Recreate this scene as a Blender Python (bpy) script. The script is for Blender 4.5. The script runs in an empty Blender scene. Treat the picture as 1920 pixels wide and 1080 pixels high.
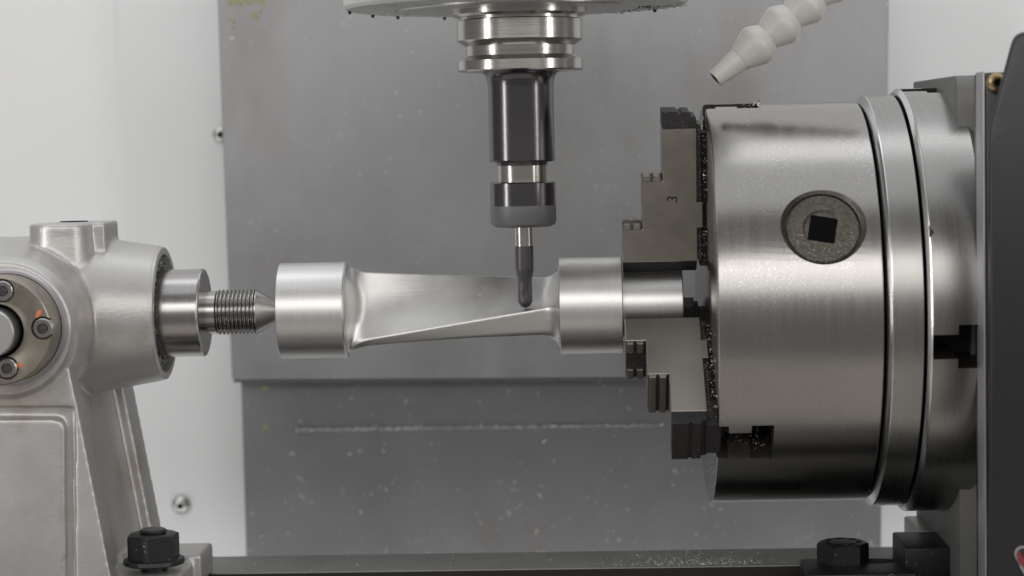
import bpy, bmesh, math, random
from mathutils import Matrix, Vector, noise
random.seed(7)
R_ = math.radians
S = 0.001                                   # authored in millimetres
scn = bpy.context.scene
# ------------------------------------------------------------------ camera
FPX = 4000.0
CAM = Vector((34.4, -1060, 86.4))
ROT = Matrix.Rotation(R_(1.86), 3, 'Z') @ Matrix.Rotation(math.pi/2 - R_(4.15), 3, 'X') @ Matrix.Rotation(R_(-1.2), 3, 'Z')
cd = bpy.data.cameras.new('camera'); cam = bpy.data.objects.new('camera', cd)
scn.collection.objects.link(cam); scn.camera = cam
cam.location = CAM*S; cam.rotation_euler = ROT.to_euler()
cd.sensor_width = 36; cd.lens = 36*FPX/1920; cd.clip_start = 0.02; cd.clip_end = 20
cd.dof.use_dof = True; cd.dof.focus_distance = 1.035; cd.dof.aperture_fstop = 9.0
# ------------------------------------------------------------------ light
w = bpy.data.worlds.new("World"); scn.world = w; w.use_nodes = True
bgn = w.node_tree.nodes['Background']; bgn.inputs[0].default_value = (1.0, 0.975, 0.95, 1); bgn.inputs[1].default_value = 0.2
def area(name, loc, target, sx, sy, power, col):
    l = bpy.data.lights.new(name, 'AREA'); l.shape = 'RECTANGLE'; l.size = sx*S; l.size_y = sy*S
    l.energy = power; l.color = col
    o = bpy.data.objects.new(name, l); scn.collection.objects.link(o)
    o.location = Vector(loc)*S
    o.rotation_euler = (Vector(target)-Vector(loc)).to_track_quat('-Z', 'Y').to_euler()
area('front_lamp', (60, -1500, 700), (0, 0, 0), 2600, 240, 2.8, (1, .965, .93))
area('ceiling_lamp', (0, -20, 1000), (0, 60, 0), 1800, 1300, 4.8, (.95, .97, 1))
area('door_lamp', (0, -1850, 640), (0, 0, 0), 3000, 620, 11.5, (1, .975, .95))
area('wall_fill', (0, 60, 760), (0, 330, 0), 2200, 240, 1.8, (.97, .98, 1))  # added unseen fill that brightens the back wall from above
area('wall_fill', (0, 120, -395), (0, 330, -60), 2200, 160, 2.4, (.97, .98, 1))  # added unseen fill that brightens the lower wall and cover from below
area('side_lamp', (-900, -560, 260), (0, 0, 80), 90, 900, 3.4, (1, .98, .95))
area('side_lamp', (1000, -640, 260), (0, 0, 80), 90, 900, 3.4, (1, .98, .95))
scn.view_settings.view_transform = 'Standard'; scn.view_settings.look = 'None'
scn.view_settings.gamma = 1; scn.view_settings.exposure = 0.0
scn.render.engine = 'CYCLES'

def U(px, py, Y):                            # where the line of sight through a photo pixel meets depth Y
    d = ROT @ Vector(((px-960)/FPX, (540-py)/FPX, -1)); t = (Y-CAM.y)/d.y
    return CAM + d*t
def UZ(px, py, Z):                           # ... meets height Z
    d = ROT @ Vector(((px-960)/FPX, (540-py)/FPX, -1)); t = (Z-CAM.z)/d.z
    return CAM + d*t

# ------------------------------------------------------------------ materials
def mat(name, base, metal=0.0, rough=0.5, var=0.0, var_scale=(40, 40, 40), rvar=0.0, bump=0.0, bump_scale=(900, 900, 900),
        speck=None, speck_scale=900, speck_thr=.68, stain=None, stain_scale=30, stain_thr=.6, stain_soft=.1, coat=0.0, bump2=0.0, bump2_scale=60, aniso=0.0, spec=0.5):
    m = bpy.data.materials.new(name); m.use_nodes = True; nt = m.node_tree; N = nt.nodes; L = nt.links
    b = N['Principled BSDF']
    b.inputs['Metallic'].default_value = metal; b.inputs['Roughness'].default_value = rough
    b.inputs['Base Color'].default_value = (*base, 1); b.inputs['Coat Weight'].default_value = coat
    b.inputs['Specular IOR Level'].default_value = spec
    tc = N.new('ShaderNodeTexCoord')
    def ntex(scale, detail=3, rough_=.5, dist=0.0):
        mp = N.new('ShaderNodeMapping'); L.new(tc.outputs['Object'], mp.inputs[0])
        mp.inputs['Scale'].default_value = scale if isinstance(scale, tuple) else (scale,)*3
        n = N.new('ShaderNodeTexNoise'); n.inputs['Scale'].default_value = 1; n.inputs['Detail'].default_value = detail
        n.inputs['Roughness'].default_value = rough_; n.inputs['Distortion'].default_value = dist
        L.new(mp.outputs[0], n.inputs[0]); return n.outputs[0]
    def ramp(src, a, b_):
        r = N.new('ShaderNodeMapRange'); r.inputs['From Min'].default_value = a; r.inputs['From Max'].default_value = b_
        L.new(src, r.inputs['Value']); return r
    col = None
    if var:
        mx = N.new('ShaderNodeMix'); mx.data_type = 'RGBA'; r = ramp(ntex(var_scale, 5, .6), .3, .7); L.new(r.outputs[0], mx.inputs[0])
        mx.inputs[6].default_value = (*[c*(1-var) for c in base], 1); mx.inputs[7].default_value = (*[min(1, c*(1+var)) for c in base], 1)
        col = mx.outputs[2]
    def overlay(colr, fac, prev):
        mx = N.new('ShaderNodeMix'); mx.data_type = 'RGBA'; L.new(fac, mx.inputs[0])
        if prev: L.new(prev, mx.inputs[6])
        else: mx.inputs[6].default_value = (*base, 1)
        mx.inputs[7].default_value = (*colr, 1); return mx.outputs[2]
    if stain:
        r = ramp(ntex(stain_scale, 5, .6), stain_thr, stain_thr+stain_soft); col = overlay(stain, r.outputs[0], col)
    if speck:
        r = ramp(ntex(speck_scale, 1, .4), speck_thr, speck_thr+.05)
        g = ramp(ntex(22, 3, .6), .38, .6)
        mu = N.new('ShaderNodeMath'); mu.operation = 'MULTIPLY'; L.new(r.outputs[0], mu.inputs[0]); L.new(g.outputs[0], mu.inputs[1])
        col = overlay(speck, mu.outputs[0], col)
    if col: L.new(col, b.inputs['Base Color'])
    if rvar:
        r = ramp(ntex(var_scale, 5, .65), .3, .7); r.inputs['To Min'].default_value = max(.02, rough-rvar); r.inputs['To Max'].default_value = rough+rvar
        L.new(r.outputs[0], b.inputs['Roughness'])
    last = None
    if bump:
        bn = N.new('ShaderNodeBump'); bn.inputs['Strength'].default_value = bump; bn.inputs['Distance'].default_value = .0003
        L.new(ntex(bump_scale, 2, .5), bn.inputs['Height']); last = bn
    if bump2:
        bn = N.new('ShaderNodeBump'); bn.inputs['Strength'].default_value = bump2; bn.inputs['Distance'].default_value = .001
        L.new(ntex(bump2_scale, 3, .5), bn.inputs['Height'])
        if last: L.new(last.outputs[0], bn.inputs['Normal'])
        last = bn
    if last: L.new(last.outputs[0], b.inputs['Normal'])
    return m
TURN_X = (2600, 25, 25); TURN_Z = (25, 25, 2600)
M = dict(
 wall=mat('white_enclosure_paint', (.67, .675, .68), 0, .45, var=.02, var_scale=(8, 8, 3), stain=(.66, .65, .54), stain_scale=(28, 28, 7), stain_thr=.63, stain_soft=.2),
 wall_b=mat('white_enclosure_paint_pale', (.74, .75, .76), 0, .45, var=.02, var_scale=(8, 8, 3)),
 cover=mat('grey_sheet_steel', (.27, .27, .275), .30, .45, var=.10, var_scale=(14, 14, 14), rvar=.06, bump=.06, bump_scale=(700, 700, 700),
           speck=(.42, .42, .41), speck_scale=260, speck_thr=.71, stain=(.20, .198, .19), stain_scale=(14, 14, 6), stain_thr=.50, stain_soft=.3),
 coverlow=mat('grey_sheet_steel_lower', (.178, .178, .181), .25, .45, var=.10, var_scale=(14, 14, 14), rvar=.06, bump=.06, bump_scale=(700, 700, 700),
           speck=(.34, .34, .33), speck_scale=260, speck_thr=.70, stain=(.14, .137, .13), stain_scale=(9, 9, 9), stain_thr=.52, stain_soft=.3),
 lip=mat('cover_edge_rubber', (.10, .10, .10), .2, .55),
 green=mat('green_coolant_residue', (.27, .28, .15), 0, .8, var=.3, var_scale=(300, 300, 300)),
 cast=mat('silver_painted_casting', (.50, .495, .485), .6, .38, var=.05, var_scale=(30, 30, 30), rvar=.04, bump=.28, bump_scale=(700, 700, 700), bump2=.05, bump2_scale=150,
          stain=(.40, .36, .325), stain_scale=(16, 16, 16), stain_thr=.56, stain_soft=.12),
 castrough=mat('silver_painted_rough_casting', (.40, .40, .395), .5, .45, bump=.8, bump_scale=(380, 380, 380), bump2=.3, bump2_scale=120),
 darkcast=mat('grey_rough_casting', (.15, .15, .147), .3, .5, bump=.4, bump_scale=(500, 500, 500)),
 steel_x=mat('turned_steel', (.42, .41, .40), 1, .23, var=.04, var_scale=TURN_X, rvar=.04, bump=.025, bump_scale=TURN_X),
 chuck=mat('ground_steel_chuck', (.36, .352, .34), 1, .24, var=.02, var_scale=(300, 12, 12), rvar=.02, bump=.006, bump_scale=TURN_X,
           speck=(.50, .49, .48), speck_scale=1300, speck_thr=.63),
 chuckring=mat('ground_steel_ring', (.35, .345, .335), 1, .28, var=.02, var_scale=(400, 12, 12), rvar=.02, bump=.006, bump_scale=TURN_X,
           speck=(.46, .45, .44), speck_scale=1300, speck_thr=.66),
 bright=mat('bright_chamfer_steel', (.72, .72, .72), 1, .22),
 jaw=mat('ground_tool_steel', (.30, .275, .245), .92, .36, var=.07, var_scale=(60, 900, 60), rvar=.05, bump=.06, bump_scale=(400, 400, 1600), speck=(.32, .30, .28), speck_scale=1100, speck_thr=.68),
 jawblack=mat('black_oxide_steel', (.013, .012, .012), 0, .65, speck=(.25, .25, .25), speck_scale=1300, speck_thr=.70, bump=.25),
 alu=mat('turned_aluminium', (.70, .695, .685), 1, .38, var=.03, var_scale=TURN_X, rvar=.04, bump=.05, bump_scale=TURN_X),
 alu_mill=mat('milled_aluminium', (.64, .635, .625), 1, .41, var=.03, var_scale=(60, 60, 60), rvar=.05, bump=.10, bump_scale=(60, 1100, 1100), bump2=.03, bump2_scale=60),
 holder=mat('ground_steel_toolholder', (.48, .465, .44), 1, .20, rvar=.04, var=.04, var_scale=TURN_Z, bump=.04, bump_scale=TURN_Z),
 holderdark=mat('dark_polished_toolholder', (.14, .135, .14), 1, .21, rvar=.02, var=.02, var_scale=TURN_Z),
 nutmat=mat('grey_matt_collet_nut', (.15, .15, .155), .4, .45, bump=.08),
 carbide=mat('coated_carbide', (.09, .086, .095), .6, .36),
 shank=mat('bright_tool_shank', (.62, .60, .58), 1, .16),
 head=mat('spindle_head_paint', (.50, .51, .50), .1, .42, var=.08, var_scale=(30, 30, 30), speck=(.2, .2, .17), speck_scale=260, speck_thr=.66),
 headring=mat('spindle_nose_steel', (.55, .55, .54), .9, .33),
 plastic=mat('pale_grey_plastic', (.50, .485, .46), 0, .36, var=.08, var_scale=(60, 60, 60), spec=.5),
 black=mat('black_anodised', (.022, .022, .024), .0, .40, bump=.08, speck=(.35, .35, .35), speck_scale=240, speck_thr=.76, spec=.6),
 motor=mat('black_satin_cover', (.012, .012, .013), 0, .36, bump=.05, spec=.6),
 plate=mat('anodised_plate', (.46, .46, .48), .7, .42, bump=.05),
 blackbolt=mat('black_oxide_bolt', (.012, .012, .012), .1, .42, bump=.12, bump_scale=(700, 700, 700), speck=(.3, .3, .3), speck_scale=700, speck_thr=.72),
 slotshade=mat('shaded_slot_steel', (.045, .041, .036), .5, .5, bump=.3, bump_scale=(700, 700, 700)),  # darkened steel: shade inside slots and grime put into the colour
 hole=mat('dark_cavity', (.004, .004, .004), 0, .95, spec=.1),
 grime=mat('oily_chip_grime', (.035, .034, .032), .3, .55, bump=.9, bump_scale=(900, 900, 900), speck=(.22, .21, .2), speck_scale=900, speck_thr=.66),
 table=mat('machine_table_iron', (.19, .19, .185), .45, .42, var=.10, var_scale=(30, 30, 30), rvar=.06, bump=.08, speck=(.5, .5, .5), speck_scale=600, speck_thr=.72),
 bronze=mat('nickel_bearing_flange', (.38, .345, .29), 1, .30, var=.07, var_scale=(60, 60, 60), rvar=.06, bump=.04),
 pinion=mat('dull_sintered_steel', (.105, .095, .08), .5, .5, var=.35, var_scale=(500, 500, 500), bump=.5, speck=(.32, .30, .25), speck_scale=1300, speck_thr=.62),
 orange=mat('orange_paint_mark', (.62, .17, .06), 0, .6),
 brass=mat('brass_screw', (.55, .42, .22), 1, .3),
 chip=mat('bright_metal_chip', (.75, .75, .74), 1, .3),
 dust=mat('pale_chip_dust', (.62, .62, .61), .2, .5),
 red=mat('red_badge_print', (.22, .03, .04), 0, .35),
 badge=mat('pale_badge_rim', (.42, .42, .42), .6, .35),
 floor=mat('enclosure_floor_steel', (.48, .45, .42), .2, .5, var=.3, var_scale=(6, 6, 6)))

# ------------------------------------------------------------------ builders
WL = {}
def finish(bm, sharp=28):
    bmesh.ops.recalc_face_normals(bm, faces=bm.faces)
    for f in bm.faces: f.smooth = True
    for e in bm.edges:
        if len(e.link_faces) == 2 and e.calc_face_angle(0) > R_(sharp): e.smooth = False
def obj(name, bm, m, parent=None, sharp=28, center=True, recalc=True):
    if recalc: finish(bm, sharp)
    me = bpy.data.meshes.new(name)
    c = Vector((0, 0, 0))
    if center and bm.verts:
        xs = [v.co for v in bm.verts]
        c = Vector([(min(p[i] for p in xs)+max(p[i] for p in xs))/2 for i in range(3)])
    for v in bm.verts: v.co = (v.co-c)*S
    bm.to_mesh(me); bm.free()
    o = bpy.data.objects.new(name, me); scn.collection.objects.link(o)
    base = Vector((0, 0, 0))
    if parent is not None: o.parent = parent; base = WL[parent]
    o.location = (c-base)*S; WL[o] = c
    for x in (m if isinstance(m, (list, tuple)) else [m]): me.materials.append(M[x])
    return o
def tag(o, label=None, cat=None, group=None, kind=None):
    if label: o['label'] = label
    if cat: o['category'] = cat
    if group: o['group'] = group
    if kind: o['kind'] = kind
    return o
def thing(name, label, cat, loc, group=None):
    o = bpy.data.objects.new(name, None); scn.collection.objects.link(o); o.empty_display_size = .01
    o.location = Vector(loc)*S; WL[o] = Vector(loc); return tag(o, label, cat, group)
def lathe(bm, prof, axis='X', c=(0, 0, 0), n=96, closed=False, frame=None, a0=0.0):
    """prof: (position along axis, radius)."""
    c = Vector(c)
    if frame is None:
        frame = {'X': (Vector((1, 0, 0)), Vector((0, 1, 0)), Vector((0, 0, 1))), 'Y': (Vector((0, 1, 0)), Vector((0, 0, 1)), Vector((1, 0, 0))),
                 'Z': (Vector((0, 0, 1)), Vector((1, 0, 0)), Vector((0, 1, 0)))}[axis]
    A, B, D = frame; rings = []
    for a, r in prof:
        if r < 1e-6: rings.append([bm.verts.new(c+A*a)])
        else: rings.append([bm.verts.new(c+A*a+(B*math.cos(a0+2*math.pi*i/n)+D*math.sin(a0+2*math.pi*i/n))*r) for i in range(n)])
    pairs = list(zip(rings, rings[1:]))
    if closed: pairs.append((rings[-1], rings[0]))
    for p, q in pairs:
        for i in range(n):
            j = (i+1) % n
            if len(p) == 1 and len(q) == 1: continue
            if len(p) == 1: bm.faces.new((p[0], q[i], q[j]))
            elif len(q) == 1: bm.faces.new((p[i], p[j], q[0]))
            else: bm.faces.new((p[i], p[j], q[j], q[i]))
    return bm
def prism(bm, poly, d0, d1, plane='XZ', bev=0.0, seg=2):
    """extrude a polygon: plane XZ along Y, YZ along X, XY along Z."""
    def P(u, v, d): return {'XZ': Vector((u, d, v)), 'YZ': Vector((d, u, v)), 'XY': Vector((u, v, d))}[plane]
    a = [bm.verts.new(P(u, v, d0)) for u, v in poly]; b = [bm.verts.new(P(u, v, d1)) for u, v in poly]
    fs = [bm.faces.new(a), bm.faces.new(b[::-1])]
    for i in range(len(poly)):
        j = (i+1) % len(poly); fs.append(bm.faces.new((a[j], a[i], b[i], b[j])))
    if bev:
        es = list({e for f in fs for e in f.edges})
        bmesh.ops.recalc_face_normals(bm, faces=fs)
        bmesh.ops.bevel(bm, geom=es, offset=bev, segments=seg, affect='EDGES', profile=.5, clamp_overlap=True)
    return bm
def box(bm, x0, x1, y0, y1, z0, z1, bev=0.0, seg=2):
    return prism(bm, [(x0, z0), (x1, z0), (x1, z1), (x0, z1)], y0, y1, 'XZ', bev, seg)
def B(): return bmesh.new()
def hexpoly(cx, cy, r, a0=0): return [(cx+r*math.cos(a0+k*math.pi/3), cy+r*math.sin(a0+k*math.pi/3)) for k in range(6)]
def chips(bm, pts, smin, smax):
    for p in pts:
        s = random.uniform(smin, smax); q = Vector(p)
        vs = [bm.verts.new(q+Vector((random.gauss(0, 1), random.gauss(0, 1), random.gauss(0, .7)))*s*.6) for _ in range(4)]
        for t in ((0, 1, 2), (0, 2, 3), (0, 3, 1), (1, 3, 2)): bm.faces.new([vs[k] for k in t])
    return bm
def subtract(o, bm, dark=True):
    """cut the cutter mesh out of o and keep the result as o's mesh."""
    finish(bm); me = bpy.data.meshes.new('cutter')
    for v in bm.verts: v.co = v.co*S
    bm.to_mesh(me); bm.free(); c = bpy.data.objects.new('cutter', me); scn.collection.objects.link(c)
    md = o.modifiers.new('cut', 'BOOLEAN'); md.operation = 'DIFFERENCE'; md.object = c; md.solver = 'EXACT'
    if dark: me.materials.append(M['slotshade']); md.material_mode = 'TRANSFER'
    bpy.context.view_layer.update()
    dg = bpy.context.evaluated_depsgraph_get(); nm = bpy.data.meshes.new_from_object(o.evaluated_get(dg))
    old = o.data; o.modifiers.remove(md); o.data = nm; nm.name = old.name
    bpy.data.objects.remove(c); bpy.data.meshes.remove(me)
    b2 = bmesh.new(); b2.from_mesh(nm)
    for f in b2.faces: f.smooth = True
    for e in b2.edges:
        if len(e.link_faces) == 2: e.smooth = e.calc_face_angle(0) < R_(28)
    b2.to_mesh(nm); b2.free()

# ================================================================== SETTING
def flat(poly3):                              # single sheet from 3-D corners
    bm = B(); bm.faces.new([bm.verts.new(p) for p in poly3]); return bm
YW = 330
# enclosure wall: folded sheet with a return, 3 mm thick
bm = B()
xf = U(232, 400, YW).x; xe = U(286, 900, YW-4).x
plan = [(-700, YW+34), (xf-3, YW+2), (xf+1, YW), (700, YW), (700, YW+4), (xf+1, YW+4), (xf-3, YW+6), (-700, YW+38)]
prism(bm, plan, -420, 620, 'XY')
wall = tag(obj('back_wall', bm, 'wall', sharp=3), kind='structure')
def dome_screw(px, py, r, parent, slot=True):
    c = U(px, py, YW)
    bm = B(); lathe(bm, [(-r*.75, 0), (-r*.72, r*.35), (-r*.5, r*.75), (-r*.18, r), (0, r)], 'Y', (c.x, YW-.3, c.z), 32)
    s = obj('screw', bm, 'headring', parent)
    bm = B(); prism(bm, hexpoly(c.x, c.z, r*.36), YW-r*.82, YW-r*.6); obj('hex_socket', bm, 'hole', s)
    return s
dome_screw(340, 947, 6.2, wall); dome_screw(414, 252, 5.4, wall)
# floor of the machine below the table, unseen; pale tone bounces light to the wall
bm = B(); box(bm, -900, 900, -900, YW+60, -424, -420.5); tag(obj('enclosure_floor', bm, 'floor'), kind='structure')

# ------------------------------------------------------------------ telescopic way cover
YC = 262
ul, ur, dl, dr = U(405, -60, YC), U(1668, -60, YC), U(434, 712, YC), U(1657, 704, YC)
wc = thing('way_cover', 'large grey sheet steel telescopic cover hanging behind the workpiece', 'cover', (0, YC, -260))
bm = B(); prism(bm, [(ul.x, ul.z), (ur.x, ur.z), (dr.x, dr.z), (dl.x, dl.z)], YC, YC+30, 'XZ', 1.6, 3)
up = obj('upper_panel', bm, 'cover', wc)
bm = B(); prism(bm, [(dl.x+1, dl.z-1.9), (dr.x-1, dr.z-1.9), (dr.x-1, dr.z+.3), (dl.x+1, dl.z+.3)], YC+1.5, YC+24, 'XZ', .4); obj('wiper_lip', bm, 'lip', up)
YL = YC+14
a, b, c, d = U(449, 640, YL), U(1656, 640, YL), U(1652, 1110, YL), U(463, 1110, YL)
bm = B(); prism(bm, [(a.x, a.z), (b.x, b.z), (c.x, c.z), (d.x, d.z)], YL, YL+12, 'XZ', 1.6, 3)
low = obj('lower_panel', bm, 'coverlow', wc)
# bead of chips and dust clinging to the crease of the lower panel
bm = B()
for i in range(1500):
    t = random.random()**1.15; px = 556+t*690; p = U(px, 806-t*9+random.gauss(0, 1.4), YL-.5); chips(bm, [p], .3, 1.0 if random.random() > .05 else 2.2)
tag(obj('chip_line', bm, 'dust', low), kind='stuff')
bm = B()
for i in range(200):
    px = random.uniform(470, 1640); py = random.uniform(20, 1035); Yq = (YC if py < 708 else YL)-.4
    chips(bm, [U(px, py, Yq)], .2, .8)
for px, py in ((724, 1028), (722, 1036), (1016, 1030), (1009, 1034), (1014, 911), (855, 1008), (491, 1005), (974, 871), (684, 803), (1020, 828)):
    chips(bm, [U(px+random.uniform(-3, 3), py+random.uniform(-4, 4), YL-.5) for _ in range(5)], .5, 1.3)
tag(obj('cover_chips', bm, 'dust', wc), kind='stuff')
bm = B()
def blot(bm, px, py, rx, ry, Y):
    c0 = bm.verts.new(U(px, py, Y-.3)); ring = []; n = 22
    for k in range(n):
        a_ = 2*math.pi*k/n; q = 1+.6*noise.noise(Vector((math.cos(a_)*1.3+px, math.sin(a_)*1.3, py*.1)))
        ring.append(bm.verts.new(U(px+rx*q*math.cos(a_), py+ry*q*math.sin(a_), Y-.15)))
    for k in range(n): bm.faces.new((c0, ring[k], ring[(k+1) % n]))
for t in range(34): blot(bm, random.uniform(425, 500), random.uniform(0, 9), random.uniform(2, 7), random.uniform(1, 4), YC)
for t in range(5): blot(bm, random.uniform(472, 492), random.uniform(18, 42), random.uniform(2, 4), random.uniform(3, 6), YC)
for t in range(3): blot(bm, random.uniform(424, 440), random.uniform(30, 58), random.uniform(1.5, 4), random.uniform(2, 5), YC)
blot(bm, 497, 727, 7, 4, YL); blot(bm, 497, 801, 6, 5, YL)
tag(obj('green_residue', bm, 'green', wc), kind='stuff')

# ------------------------------------------------------------------ machine table with T slot
ZT = -135
tb = thing('machine_table', 'grey cast iron machine table with T slots, running under the tailstock and chuck', 'machine table', (0, 0, ZT-40))
bm = B(); box(bm, -620, 620, 13.3, 57, ZT-40, ZT, .8); obj('table_rail', bm, 'table', tb)
bm = B(); box(bm, -619, 619, 12.7, 13.2, ZT-39, ZT-.6); obj('slot_shade_sheet', bm, 'slotshade', tb)  # added dark sheet standing in for shade and grime on the slot side
for i, (y0, y1) in enumerate(((-70, -32), (-118, -86))):
    bm = B(); box(bm, -620, 620, y0, y1, ZT-40, ZT, .8); obj('table_rail', bm, 'table', tb)
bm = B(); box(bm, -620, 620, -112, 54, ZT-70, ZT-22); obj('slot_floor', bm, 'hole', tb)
bm = B()
pts = []
for i in range(1150):
    px = random.gauss(1300, 75) if i < 1000 else random.uniform(430, 1480)
    Y = random.uniform(14, 55) if i > 700 else 14+abs(random.gauss(0, 9))
    p = UZ(px, 1060, ZT); pts.append((p.x, Y, ZT+.2+abs(random.gauss(0, .35))))
chips(bm, pts, .15, .5); tag(obj('table_chips', bm, 'dust'), 'loose silver metal chips scattered on the grey table rail', 'chips', kind='stuff')

# ================================================================== CHUCK
X0, X1 = 96.0, 170.5                            # body front and back
RB = 98.5
ch = thing('lathe_chuck', 'large round three jaw steel chuck gripping the shaft stub', 'chuck', (X0, 0, 0))
bm = B(); lathe(bm, [(X0, 0), (X0, RB-1.3), (X0+.5, RB-.35), (X0+1.3, RB), (X1-.5, RB), (X1, RB-.5), (X1, 0)], 'X', n=192)
body = obj('chuck_body', bm, 'chuck', ch, center=False)
SX = [U(1366, 826, -79).x, U(1408, 826, -79).x, U(1450, 826, -79).x]
JA = [-36.5, 83.5, 203.5]                              # elevation of each jaw measured from the camera side
def jawframe(deg):                               # local (x, u across, v radial) -> world
    a_ = R_(deg); rad = Vector((0, -math.cos(a_), math.sin(a_))); tan = Vector((0, math.sin(a_), math.cos(a_)))
    return rad, tan
def fbox(bm, fr, x0, x1, u0, u1, v0, v1, bev=0):
    rad, tan = fr; b2 = B(); prism(b2, [(x0, v0), (x1, v0), (x1, v1), (x0, v1)], u0, u1, 'XZ', bev)
    mp = {}
    for v in b2.verts: mp[v] = bm.verts.new(Vector((v.co.x, 0, 0))+tan*v.co.y+rad*v.co.z)
    for f in b2.faces: bm.faces.new([mp[v] for v in f.verts])
    b2.free(); return bm
for d_ in JA:                                   # jaw slots: I-shaped in plan, opening at rim and face
    fr = jawframe(d_); cut = B(); fbox(cut, fr, X0-12, SX[2]-.02, -6.2, 6.2, 22, 120); subtract(body, cut)
    cut = B(); fbox(cut, fr, SX[1], SX[2], -10.5, 10.5, 60, 120); subtract(body, cut)
    cut = B(); fbox(cut, fr, X0-12.4, SX[0], -10.3, 10.3, 60, 120); subtract(body, cut)
    # pinion sockets
PX = U(1546, 423, -93).x
for d_ in (25, 143.5, -96.5):
    rad, tan = jawframe(d_); fr3 = (rad, Vector((1, 0, 0)), tan)
    cut = B(); lathe(cut, [(RB-6.5, 0), (RB-6.5, 17.1), (RB-3.6, 17.1), (RB+.2, 19.6), (RB+3, 20.6), (RB+3, 0)], frame=fr3, c=(PX, 0, 0), n=64); subtract(body, cut, False)
    bm = B(); lathe(bm, [(RB-6.4, 0), (RB-6.4, 16.7), (RB-4.0, 16.7), (RB-3.4, 16.1), (RB-3.4, 9.2), (RB-4.3, 8.2), (RB-4.5, 0)], frame=fr3, c=(PX, 0, 0), n=64)
    pin = obj('pinion', bm, 'pinion', ch)
    bm = B(); q = 7.6; ca = R_(-11)
    crn = [(math.cos(ca+k*math.pi/2+math.pi/4)*q*1.15, math.sin(ca+k*math.pi/2+math.pi/4)*q*1.15) for k in range(4)]
    lo = [bm.verts.new(Vector((PX, 0, 0))+rad*(RB-6)+Vector((1, 0, 0))*u+tan*v) for u, v in crn]
    hi = [bm.verts.new(Vector((PX, 0, 0))+rad*(RB-4.2)+Vector((1, 0, 0))*u+tan*v) for u, v in crn]
    bm.faces.new(lo); bm.faces.new(hi[::-1])
    for k in range(4): bm.faces.new((lo[k], hi[k], hi[(k+1) % 4], lo[(k+1) % 4]))
    obj('square_socket', bm, 'hole', pin)
# adapter ring and rotary face plate
bm = B(); RA = 101.3
lathe(bm, [(X1+1.5, 0), (X1+1.5, RB-3), (X1+3.7, RA), (X1+17.4, RA), (X1+17.7, RA-.4), (X1+17.7, 0)], 'X', n=192)
obj('back_flange', bm, 'chuckring', ch, center=False)
bm = B(); lathe(bm, [(X1+1.4, RB-3), (X1+1.4, RB-.9), (X1+3.5, RA-.02), (X1+3.9, RA+.05), (X1+3.9, RA-2)], 'X', n=192, closed=True)
obj('bright_edge', bm, 'bright', ch, center=False)
bm = B(); lathe(bm, [(X1-.5, 0), (X1-.5, RB-5), (X1+19.6, RB-5), (X1+19.6, 0)], 'X', n=128); obj('groove_floor', bm, 'hole', ch, center=False)
# jaws
XL = [U(1167, 440, -10).x, U(1203, 360, -10).x, U(1240, 270, -10).x]; XR = U(1305, 350, -10).x
def jawprof():
    return [(XL[0], 23.5), (XR, 23.5), (XR, 88.8), (XL[2], 88.8), (XL[2], 63.3), (XL[1], 63.3), (XL[1], 39.6), (XL[0], 39.6)]
HW = 11.8
def make_jaw():
    base = B(); prism(base, jawprof(), -HW, HW, 'XZ', .35, 1)
    root = obj('chuck_jaw', base, 'jaw', ch, center=False)
    def sub(name, bm, m, par=root): return obj(name, bm, m, par, center=False)
    # tapered black gripping nose
    bm = B(); n0 = [(-HW+.25, 23.5), (HW-.25, 23.5), (4.2, 17.6), (-4.2, 17.6)]
    prism(bm, n0, XL[0]+.2, XR-.2, 'YZ', .2, 1); sub('gripping_nose', bm, 'jawblack')
    # black outer end
    bm = B(); prism(bm, [(XL[2]+.1, 88.8), (XR-.2, 88.8), (XR-.2, 94.2), (XR-2.6, 94.6), (XR-3.2, 96.6), (XR-7, 96.9), (XR-7.5, 95.9), (XR-8.7, 95.9), (XR-9.2, 97), (XL[2]+.1, 97)], -HW+.1, HW-.1, 'XZ', .2, 1)
    sub('outer_end', bm, 'jawblack')
    # serrated pads on the two step tops: twin ridges with a gap
    for k, (xa, xb, v) in enumerate(((XL[0], XL[1], 39.6), (XL[1], XL[2], 63.3))):
        wd = (xb-xa)
        for (s0, s1) in ((.04, .42), (.52, .90)):
            if k == 0:
                for (u0, u1) in ((-HW+.2, -HW+6.4), (HW-6.4, HW-.2)):
                    bm = B(); prism(bm, [(xa+wd*s0, v), (xa+wd*s1, v), (xa+wd*s1-.3, v+2.3), (xa+wd*s0+.5, v+2.3)], u0, u1, 'XZ', .15, 1); sub('ridge', bm, 'jaw')
            else:
                bm = B(); prism(bm, [(xa+wd*s0, v), (xa+wd*s1, v), (xa+wd*s1-.3, v+2.3), (xa+wd*s0+.5, v+2.3)], -HW+.2, HW-.2, 'XZ', .15, 1); sub('ridge', bm, 'jaw')
        bm = B(); prism(bm, [(xa+.3, v-.1), (xb-.1, v-.1), (xb-.1, v+.9), (xa+.3, v+.9)], -HW+.3, HW-.3, 'XZ'); sub('ridge_bed', bm, 'grime')
    # guide rail between jaw and chuck face, with tongue
    bm = B(); prism(bm, [(XR, 24), (XR+2.1, 24), (XR+2.1, 90.5), (XR, 90.5)], -HW+2.2, HW-2.2, 'XZ', .2, 1); sub('guide_rail', bm, 'grime')
    bm = B(); prism(bm, [(XR+1.5, 20), (X0+14, 20), (X0+14, 86), (XR+1.5, 86)], -5.6, 5.6, 'XZ', .2, 1); sub('tongue', bm, 'jawblack')
    bm = B(); prism(bm, [(XR-.4, 40), (XR+2.6, 40), (XR+2.6, 52.5), (XR-.4, 52.5)], -HW-.05, HW+.05, 'XZ', .2, 1); sub('cross_key', bm, 'jaw')
    return root
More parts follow.
